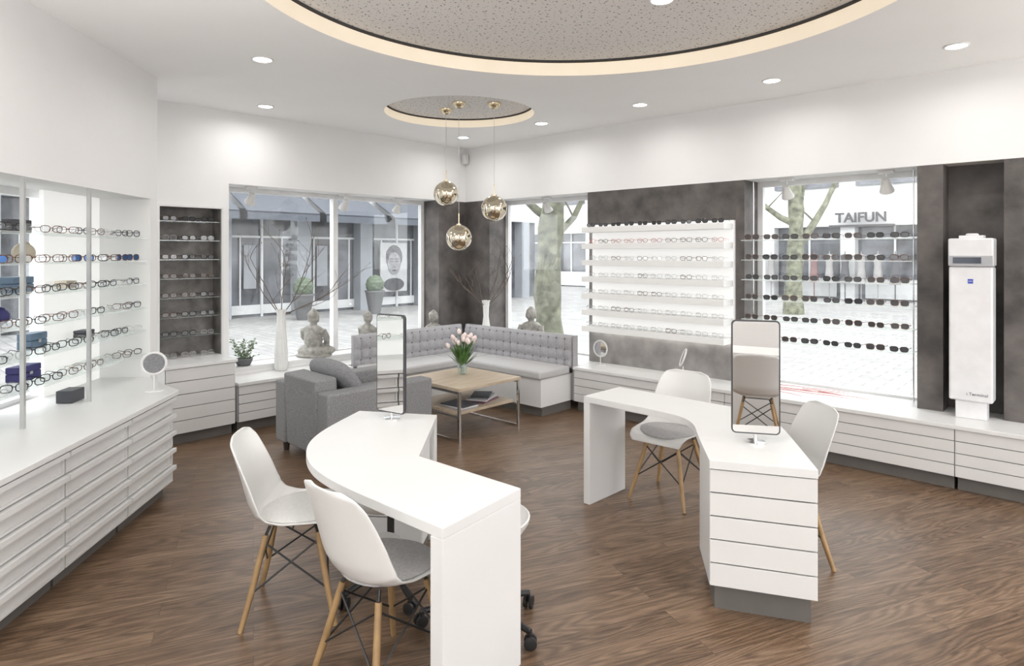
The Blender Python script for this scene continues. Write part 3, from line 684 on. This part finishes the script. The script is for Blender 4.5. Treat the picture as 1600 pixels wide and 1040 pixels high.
def shell_chair(loc,rz,padmat,label):
    e=thing('shell_chair',label,'chair',(loc[0],loc[1],0),rz,group='white shell chairs')
    shell(e)
    m=MB(); m.lathe([(.02,0),(.17,0),(.185,.008),(.185,.018),(.17,.026),(.02,.028)],(0,.03,.443),32)
    m.v=[(x*1.05,y,z+.25*max(0,abs(x)-.10)*.5) for x,y,z in m.v]
    m.done('seat_pad',padmat,parent=e,local=True,smooth=60)
    for sx in(-1,1):
        for sy in(-1,1):
            m=MB(); m.tube([(sx*.205,.01+sy*.205,0),(sx*.165,.01+sy*.165,.16),(sx*.115,.01+sy*.115,.39)],[.011,.0145,.0135],12); m.done('leg',MAPLE,parent=e,local=True,smooth=60)
    m=MB(); r=.0045
    c=lambda sx,sy,z:(sx*(.115+(.39-z)*.23),.01+sy*(.115+(.39-z)*.23),z)
    for (a,b) in(((-1,-1),(1,-1)),((1,-1),(1,1)),((1,1),(-1,1)),((-1,1),(-1,-1))):
        m.tube([c(*a,.36),c(*b,.15)],r,6); m.tube([c(*b,.36),c(*a,.15)],r,6)
    for a in((-1,-1),(1,-1),(1,1),(-1,1)): m.tube([c(*a,.39),(a[0]*.10,.01+a[1]*.10,.425)],r*1.6,6)
    m.tube([(-.11,.01,.405),(.11,.01,.405)],r,6)
    m.done('wire_brace',BLACK,parent=e,local=True,smooth=60)
    return e
def face(dx,dy): return math.atan2(dy,dx)-pi/2
shell_chair((-1.04,3.06),face(1,.15),WFELT,'white shell chair on wooden legs with pale seat pad')
shell_chair((-.51,2.52),face(.66,.75),FELT,'white shell chair with grey felt pad tucked at desk')
shell_chair((1.10,4.43),face(-.66,-.75),FELT,'white shell chair with grey felt pad behind the desk')
shell_chair((1.50,3.58),face(-1,-.03),WFELT,'white shell chair on wooden legs beside the drawer desk')
shell_chair((.93,.72),face(-.1,-1),WFELT,'white shell chair standing at the white box desk')
e=thing('reception_desk','white box desk with closed front panel','desk',(.95,-.05,0))
m=MB(); m.box((.95,-.05,.70),(1.3,.5,.04)); m.done('desk_top',LACQ,parent=e,bevel=.003)
m=MB(); m.box((.95,.16,.34),(1.24,.04,.679)); m.done('front_panel',LACQ,parent=e)
for x in(.35,1.55): m=MB(); m.box((x,-.07,.34),(.04,.40,.679)); m.done('side_panel',LACQ,parent=e)
def swivel(loc,rz,label,ph=0):
    e=thing('swivel_stool',label,'stool',(loc[0],loc[1],0),rz,group='swivel stools')
    m=MB(); m.lathe([(.02,.425),(.12,.425),(.19,.44),(.215,.475),(.222,.50),(.215,.503),(.20,.48),(.15,.462),(.02,.458)],n=32); m.done('seat_shell',PLAS,parent=e,local=True,smooth=60)
    m=MB(); m.lathe([(.02,.46),(.14,.464),(.17,.48),(.16,.492),(.02,.495)],n=28); m.done('seat_pad',FELT,parent=e,local=True,smooth=60)
    m=MB(); m.lathe([(.045,.06),(.045,.10),(.026,.11),(.026,.24),(.018,.24),(.018,.40),(.09,.41),(.09,.425)],n=16); m.done('column',BLACK,parent=e,local=True,smooth=40)
    m=MB()
    for i in range(5):
        a=ph+2*pi*i/5; m.tube([(.03*cos(a),.03*sin(a),.10),(.15*cos(a),.15*sin(a),.095),(.27*cos(a),.27*sin(a),.07)],[.022,.018,.013],8)
    m.done('star_base',BLACK,parent=e,local=True,smooth=60)
    for i in range(5):
        a=ph+2*pi*i/5; c=Vector((.27*cos(a),.27*sin(a),.028)); d=Vector((-sin(a+.6),cos(a+.6),0)); m=MB()
        M=d.to_track_quat('Z','Y').to_matrix().to_4x4()
        for s in(-1,1): m.lathe([(.02,-.008),(.028,-.006),(.028,.006),(.02,.008)],c+d*s*.014,16,M)
        m.tube([c,c+Vector((0,0,.045))],.008,8); m.done('caster',BLACK,parent=e,local=True,smooth=50)
    return e
swivel((-.14,2.88),0,'white swivel stool on a black caster base',ph=radians(-36))
swivel((-.61,3.22),0,'white swivel stool pushed under the curved desk',ph=radians(84))

# ------------------------------------------------------------------ desks
def chaikin(pts,keep,it=3):
    for _ in range(it):
        out=[];k2=[];n=len(pts)
        for i in range(n):
            if keep[i]: out.append(pts[i]);k2.append(True)
            else:
                a=Vector(pts[i-1]);b=Vector(pts[i]);c=Vector(pts[(i+1)%n])
                out.append(tuple(b.lerp(a,.25)));out.append(tuple(b.lerp(c,.25)));k2+= [False,False]
        pts,keep=out,k2
    return pts
DZ=.72
def slab(m,p0,p1,th,z0,z1,side=1):
    p0=Vector(p0);p1=Vector(p1);t=(p1-p0).normalized(); n=Vector((-t.y,t.x))*side*th
    m.prism([tuple(p0),tuple(p1),tuple(p1+n),tuple(p0+n)],z0,z1)
pts=[(-.241,2.232),(.036,2.615),(-.44,3.03),(-.445,3.80),(-.93,3.90),(-1.05,3.40),(-1.0,3.05),(-.80,2.72)]
keep=[1,1,1,1,1,0,0,0]
P=chaikin(pts,keep,3)
e=thing('consultation_desk','white curved consultation desk with side panel legs','desk',(-.5,3.0,0))
m=MB(); m.prism(P,DZ-.04,DZ); m.done('desk_top',LACQ,parent=e,bevel=.002)
m=MB(); slab(m,(-.241,2.232),(.036,2.615),.06,0,DZ-.0405,1); m.done('end_panel',LACQ,parent=e,bevel=.002)
m=MB(); slab(m,(-.445,3.795),(-.925,3.893),.05,0,DZ-.0405,1); m.done('end_panel',LACQ,parent=e,bevel=.002)
def pedestal(parent,quad,z0,z1,rows,pin=.05,ps=.03):
    q=[Vector(p) for p in quad]; n=((q[3]-q[0]).normalized()+(q[2]-q[1]).normalized()).normalized(); ax=(q[1]-q[0]).normalized()
    m=MB(); m.prism([tuple(q[0]+n*.02),tuple(q[1]+n*.02),tuple(q[2]),tuple(q[3])],z0,z1); m.done('pedestal_body',LACQ,parent=parent)
    m=MB(); m.prism([tuple(p) for p in [q[0]+n*pin+ax*ps,q[1]+n*pin-ax*ps*.3,q[2]-ax*ps*.3,q[3]+ax*ps]],0,z0); m.done('plinth',PLINTH,parent=parent)
    m=MB(); m.prism([tuple(q[0]+n*.013+ax*.004),tuple(q[1]+n*.013-ax*.004),tuple(q[1]+n*.0195-ax*.004),tuple(q[0]+n*.0195+ax*.004)],z0+.002,z1-.002); m.done('shadow_gap',GROOVE,parent=parent)
    h=(z1-z0)/rows
    for i in range(rows):
        m=MB(); m.prism([tuple(q[0]),tuple(q[1]),tuple(q[1]+n*.0125),tuple(q[0]+n*.0125)],z0+i*h+.003,z0+(i+1)*h-.003); m.done('drawer',LACQ2,parent=parent,bevel=.0015)
pedestal(e,[(-.92,3.58),(-.50,3.53),(-.48,3.735),(-.89,3.81)],.06,DZ-.045,4)
pts=[(.482,4.305),(.772,4.60),(1.52,3.86),(1.50,3.55),(1.355,2.83),(.916,2.97),(.975,3.35),(1.04,3.68),(.92,3.88)]
keep=[1,1,1,0,1,1,0,0,0]
P=chaikin(pts,keep,3)
e=thing('consultation_desk','white angled consultation desk with grooved drawer pedestal','desk',(1.1,3.6,0))
m=MB(); m.prism(P,DZ-.04,DZ); m.done('desk_top',LACQ,parent=e,bevel=.002)
m=MB(); slab(m,(.482,4.305),(.772,4.60),.05,0,DZ-.0405,-1); m.done('end_panel',LACQ,parent=e,bevel=.002)
pedestal(e,[(.92,2.975),(1.355,2.835),(1.42,3.23),(.985,3.36)],.135,DZ-.042,5,.07,.03)

def desk_mirror(loc,rz,w,h,z0,label):
    e=thing('desk_mirror',label,'mirror',(loc[0],loc[1],DZ),rz,group='standing desk mirrors')
    R=Matrix.Identity(4)
    m=MB(); m.lathe([(.05,0),(.05,.006),(.012,.010)],n=28); m.done('base',CHROME,parent=e,local=True,smooth=40)
    m=MB(); m.tube([(0,.0,.008),(0,.0,z0+.05)],.009,12); m.tube([(0,0.0,z0+.05),(0,.02,z0+.10)],.009,10); m.done('stem',CHROME,parent=e,local=True,smooth=60)
    cz=z0+h/2
    m=MB(); m.prismT(rrect(w,h,.022,6,0,cz),-.012,.008,R); m.done('frame',FRAME,parent=e,local=True,bevel=.002)
    m=MB(); m.prismT(rrect(w-.014,h-.014,.017,6,0,cz),-.0135,-.0122,R); m.done('mirror_glass',MIRR,parent=e,local=True)
desk_mirror((1.236,3.25),radians(-14),.234,.575,.045,'tall rounded mirror on a chrome stem on the desk')
desk_mirror((-.70,3.72),radians(-32),.215,.57,.035,'tall rounded mirror standing on the curved desk')
def round_mirror(loc,rz,r,zc,label,tilt=0,fm=CHROME,gm=MIRR):
    e=thing('round_mirror',label,'mirror',loc,rz)
    m=MB(); m.lathe([(.06,0),(.06,.006),(.01,.010)],n=24); m.done('base',fm,parent=e,local=True,smooth=40)
    m=MB(); m.tube([(0,0,.006),(0,0,zc-r)],.005,8); m.done('stem',fm,parent=e,local=True,smooth=60)
    M=Matrix.Rotation(radians(90+tilt),4,'X')
    m=MB(); m.tube([Vector((0,0,zc))+M@Vector((r*cos(2*pi*i/32),r*sin(2*pi*i/32),0)) for i in range(32)],.009,8,closed=True); m.done('frame',fm,parent=e,local=True,smooth=60)
    m=MB(); m.lathe([(r-.004,-.003),(r-.004,.003)],(0,0,zc),32,M); m.done('mirror_glass',gm,parent=e,local=True)
GREYM=mat('perforated_grey_disc',(.20,.20,.21),.5,var=.3,scale=150)
round_mirror((-2.50,4.47,.72),radians(25),.075,.19,'small round grey table mirror on white counter',gm=GREYM,fm=LACQ)
round_mirror(G(.12,2.28,.47),AR,.085,.18,'round white-framed mirror on window counter',fm=LACQ)
round_mirror(G(.16,3.28,.47),radians(-100),.085,.20,'small tilted round mirror on window counter',tilt=-20,fm=LACQ)

# ------------------------------------------------------------------ measuring column
def device():
    e=thing('vision_measuring_device','tall white vision measuring column with dark screen','device',G(.06,5.56,.47),AR)
    m=MB(); m.box((0,0,.065),(.19,.12,.13)); m.done('pedestal',MACH,parent=e,local=True,bevel=.006)
    m=MB(); m.box((0,0,.62),(.265,.16,.98)); m.done('column_body',MACH,parent=e,local=True,bevel=.015,smooth=40)
    m=MB(); m.box((0,-.002,1.215),(.272,.17,.205)); m.done('head',MACH,parent=e,local=True,bevel=.012,smooth=40)
    m=MB(); m.box((0,-.088,1.155),(.262,.004,.07)); m.done('head_panel',MACHG,parent=e,local=True)
    m=MB(); m.box((-.02,-.0905,1.157),(.17,.004,.045)); m.done('screen',SCREEN,parent=e,local=True)
    m=MB(); m.box((0,0,1.328),(.15,.10,.022)); m.lathe([(.04,1.339),(.04,1.35),(.03,1.354)],n=20); m.done('top_cap',MACH,parent=e,local=True,bevel=.003)
    m=MB(); m.box((0,-.0812,1.005),(.032,.002,.032)); m.done('logo_plate',ZBLUE,parent=e,local=True)
    text('ZEISS','logo_lettering',.011,(0,-.0827,1.005),(pi/2,0,0),WHITEP,e,ext=.0002)
    text('i.Terminal','model_lettering',.032,(.04,-.0812,.185),(pi/2,0,0),PAPERS[3],e,ext=.0003)
device()

# ------------------------------------------------------------------ statues, vases, branches
def buddha(loc,rz,s,label):
    m=MB()
    m.ell((0,.02,.05),(.17,.12,.055)); m.ell((-.10,-.03,.06),(.10,.07,.045)); m.ell((.10,-.03,.06),(.10,.07,.045))
    m.ell((0,.03,.17),(.095,.075,.13)); m.ell((0,.03,.25),(.115,.06,.055))
    for q in(-1,1):
        m.tube([(q*.11,.03,.255),(q*.135,.0,.18),(q*.09,-.06,.11),(q*.02,-.09,.095)],[.034,.03,.026,.024],10)
    m.tube([(0,.03,.27),(0,.025,.33)],[.035,.032],10); m.ell((0,.02,.375),(.052,.058,.068)); m.ell((0,.025,.43),(.028,.028,.03)); m.ell((0,.03,.40),(.055,.057,.045))
    m.ell((0,-.04,.365),(.01,.012,.016))
    for q in(-1,1): m.ell((q*.054,.025,.36),(.01,.014,.032))
    m.ell((0,.02,.012),(.19,.14,.02))
    m.v=[(x*s,y*s,max(z,0)*s) for x,y,z in m.v]
    o=m.done('buddha_statue',BUD,local=True,loc=loc,rz=rz,label=label,cat='statue',group='stone statues',remesh=.009)
buddha(G(2.13,-.14,.54),radians(160),1.15,'seated weathered stone buddha statue on the window ledge')
buddha(G(1.42,-.14,.54),radians(150),1.0,'seated stone buddha statue behind the tufted bench')
buddha(G(.66,.16,.47),radians(45),1.1,'seated stone buddha statue by the dark corner')
buddha(G(-.12,1.05,.47),radians(-30),1.2,'seated stone buddha statue in the side window')
def branchy(m,p,d,l,r,rnd,depth,keep=None):
    q=[p]
    for i in range(4):
        d=(d+Vector((rnd.uniform(-.25,.25),rnd.uniform(-.25,.25),rnd.uniform(-.08,.2)))).normalized()
        nx=q[-1]+d*l/4
        if keep: nx=keep(nx)
        q.append(nx)
    m.tube(q,[r,r*.9,r*.8,r*.7,r*.55],5)
    if depth>0:
        for i in(1,2,3,4):
            if rnd.random()<.8:
                nd=(d+Vector((rnd.uniform(-1,1),rnd.uniform(-1,1),rnd.uniform(-.3,.7)))).normalized(); branchy(m,q[i],nd,l*.55,r*.6,rnd,depth-1,keep)
    elif rnd.random()<.4: m.ell(q[-1],.006,6,5)
def densify(prof,k=5):
    out=[]
    for (a,b),(c,d) in zip(prof,prof[1:]):
        for i in range(k): out.append((a+(c-a)*i/k,b+(d-b)*i/k))
    return out+[prof[-1]]
def vase(loc,prof,label,seed,dirs,l,keep=None):
    m=MB(); m.lathe(densify(prof),n=72,flute=.06,fn=12,tw=9); m.done('tall_vase',CERW,local=True,loc=loc,label=label,cat='vase',smooth=70)
    e=thing('branch_arrangement','bare dark branches standing in a white vase','branches',Vector(loc)+Vector((0,0,.05)))
    rnd=random.Random(seed); h=prof[-1][1]
    for dx,dy,dz in dirs:
        m=MB(); b=Vector((0,0,.0)); t=Vector((dx*.02,dy*.02,h-.04)); m.tube([b,t],.004,6); branchy(m,t,Vector((dx,dy,dz)).normalized(),l,.0055,rnd,2,keep); m.done('branch',BRANCH,parent=e,local=True,smooth=70)
vase(G(2.63,.06,.47),[(.05,0),(.065,.03),(.062,.2),(.045,.45),(.038,.56),(.05,.63),(.042,.63),(.03,.56)],'tall white textured ceramic vase on the low counter',11,[(-.5,-.1,.9),(.6,.3,.8),(.1,.2,1),(.9,.5,.35),(-.8,.2,.5)],.66)
vc=G(.20,.60,.47)
def keepc(p):
    w=Vector((p.x+vc.x,p.y+vc.y))-C; a=w.dot(UR); b=w.dot(UL)
    a=max(a,.03); b=max(b,.03); q=G(b,a); return Vector((q[0]-vc.x,q[1]-vc.y,p.z))
vase(vc,[(.05,0),(.068,.03),(.062,.2),(.032,.42),(.036,.54),(.052,.62),(.044,.62),(.03,.54)],'slim white bottle vase by the dark corner',5,[(-.5,-.1,.9),(.8,-.1,.6),(.2,.0,1),(.6,-.2,.8),(-.6,-.4,.5)],.55,keepc)
def plant(loc,label,seed,n=60,R=.13,Hh=.26):
    rnd=random.Random(seed); e=thing('potted_plant',label,'plant',loc)
    m=MB(); m.lathe([(.06,0),(.085,.05),(.09,.07),(.075,.07),(.07,.055)],n=20); m.done('pot',PLANT,parent=e,local=True,smooth=40)
    m=MB()
    for i in range(30):
        a=rnd.uniform(0,2*pi); r=rnd.uniform(.02,R); h=rnd.uniform(.10,Hh)
        p0=Vector((0,0,.06));p1=Vector((r*.5*cos(a),r*.5*sin(a),h*.7));p2=Vector((r*cos(a),r*sin(a),h)); m.tube([p0,p1,p2],.0015,4)
        for k in range(8):
            c=p1.lerp(p2,rnd.uniform(0,1.1)); d=Vector((rnd.uniform(-1,1),rnd.uniform(-1,1),rnd.uniform(-.3,.6))).normalized(); s_=d.orthogonal().normalized()
            m.add([c,c+d*.015+s_*.008,c+d*.032,c+d*.015-s_*.008],[(0,1,2,3)])
    o=m.done('foliage',LEAFM,parent=e,local=True); o['kind']='stuff'
plant(G(2.94,-.12,.54),'loose leafy plant in a low grey pot on window ledge',2,90,.16,.30)
rnd=random.Random(8)
for i in range(8):
    m=MB(); a0=3.95+rnd.uniform(0,.5); b0=-.14+i*.04; L_=rnd.uniform(.35,.6); an=rnd.uniform(-.03,.03)
    p=[G(b0+an*k,a0+k*L_/4,.475+.0015*i+.003*(k%2)) for k in range(5)]
    m.tube(p,[.003,.0025,.002,.002,.0012],5)
    m.done('red_twig',REDT,label='thin red decorative twig lying on window counter',cat='twig',group='red twigs on window counter',smooth=60)

# ------------------------------------------------------------------ pendants
def pendant(x,y,z,label):
    top=3.158 ; e=thing('pendant_lamp',label,'lamp',(x,y,z),group='gold globe pendants')
    m=MB(); m.lathe([(.065,0),(.062,-.02),(.04,-.045),(.012,-.055)],(0,0,top-z),24); m.done('canopy',GOLDC,parent=e,local=True,smooth=60)
    m=MB(); m.tube([(0,0,.14),(0,0,top-z-.05)],.0025,6); m.done('cord',STEEL,parent=e,local=True)
    m=MB(); m.lathe([(.026,.122),(.026,.137),(.006,.139),(.0055,.24),(.003,.242)],n=20); m.done('cap',GOLDC,parent=e,local=True,smooth=30)
    m=MB(); m.ell((0,0,0),.128,40,24); m.done('lamp_shade',GOLD,parent=e,local=True,smooth=80)
pendant(-.678,6.58,2.29,'gold mirrored globe pendant on a thin cord'); pendant(-.523,6.30,1.83,'lowest gold mirrored globe pendant of the cluster'); pendant(-.177,6.33,2.12,'gold mirrored globe pendant beside the others')

# ------------------------------------------------------------------ downlights
def area(loc,size,en,col=(1,.975,.945),parent=None,spread=180,up=False):
    l=bpy.data.lights.new('lamp_light','AREA'); l.shape='DISK'; l.size=size; l.energy=en; l.color=col; l.spread=radians(spread)
    o=bpy.data.objects.new('lamp_light',l); COL.objects.link(o); o.location=loc
    if up: o.rotation_euler=(pi,0,0)
    if parent:o.parent=parent
    return o
DL=[(-1.789,4.587),(-2.33,6.05),(-.584,7.68),(.315,6.847),(1.198,5.99),(2.09,5.148),(2.98,4.29),(3.6,2.6),(-1.9,2.6),(-1.8,.6),(3.4,.8),(-.6,-1.2),(2.4,-1.2)]
def downlight(x,y,z,en):
    e=thing('downlight','round white recessed ceiling downlight','ceiling lamp',(x,y,z),group='recessed downlights')
    m=MB(); m.tube([(.068*cos(2*pi*i/28),.068*sin(2*pi*i/28),-.002) for i in range(28)],.008,6,closed=True); m.done('trim_ring',LACQ,parent=e,local=True,smooth=60)
    m=MB(); m.lathe([(.06,-.004),(.06,-.001)],n=28); m.done('lamp_disc',LAMPE,parent=e,local=True)
    area((0,0,-.012),.12,en,parent=e,spread=165)
for i,(x,y) in enumerate(DL): downlight(x,y,H,4.5 if 1<=i<=6 else 5)
downlight(.89,3.80,H+.116,7); downlight(-.2,2.9,H+.116,7); downlight(.6,2.3,H+.116,7)
def fill_torchiere(x,y):  # fill lights added out of view to brighten the ceiling
    e=thing('fill_uplighter','unseen white floor uplighter added as fill light','lamp',(x,y,0),group='added fill uplighters')
    m=MB(); m.lathe([(.14,0),(.14,.02),(.015,.03)],n=24); m.done('base',LACQ,parent=e,local=True,smooth=40)
    m=MB(); m.tube([(0,0,.02),(0,0,1.72)],.014,10); m.done('pole',LACQ,parent=e,local=True,smooth=60)
    m=MB(); m.lathe([(.03,1.70),(.12,1.74),(.19,1.83),(.185,1.83),(.11,1.75),(.02,1.72)],n=28); m.done('shade',LACQ,parent=e,local=True,smooth=60)
    area((0,0,1.80),.28,52,parent=e,up=True)
for x,y in((4.4,2.2),(-1.5,-1.6),(2.6,-1.9),(4.4,-.6),(-1.6,1.2)): fill_torchiere(x,y)
def spot(loc,rz):
    e=thing('window_spotlight','small white adjustable spotlight over the window display','spotlight',loc,rz,group='window spotlights')
    m=MB(); m.box((0,0,-.012),(.12,.05,.024)); m.done('mount',LACQ,parent=e,local=True,bevel=.003)
    m=MB(); m.tube([(0,0,-.02),(0,0,-.09)],.008,8); m.done('arm',STEEL,parent=e,local=True)
    M=Matrix.Rotation(radians(35),4,'X')
    m=MB(); m.lathe([(.03,.06),(.034,.02),(.055,-.05),(.055,-.06),(.03,-.055)],(0,0,-.12),20,M); m.done('lamp_head',PLAS,parent=e,local=True,smooth=50)
for b,a in((2.85,-.15),(1.75,-.15),(1.0,-.15)): spot(G(b,a,SOF),radians(46))
for b,a in((-.15,1.3),(-.15,4.15),(-.15,4.95)): spot(G(b,a,SOF),AR)
p=G(.05,.05,2.98); m=MB(); m.box((0,0,-.06),(.07,.07,.13)); m.done('wall_sensor',LACQ,local=True,loc=p,rz=AR,label='small white sensor box in the ceiling corner',cat='sensor',bevel=.006)

# ------------------------------------------------------------------ world + camera
w=bpy.data.worlds.new('World'); SC.world=w; w.use_nodes=True
bg=w.node_tree.nodes['Background']; bg.inputs[0].default_value=(.985,.99,1,1); bg.inputs[1].default_value=3.9
SC.view_settings.view_transform='Standard'; SC.view_settings.exposure=0.14
cam=bpy.data.cameras.new('camera'); cam.lens=22.5; cam.sensor_width=36; cam.shift_y=-.078
co=bpy.data.objects.new('camera',cam); COL.objects.link(co); co.location=(0,0,1.68); co.rotation_euler=(pi/2,0,0); SC.camera=co
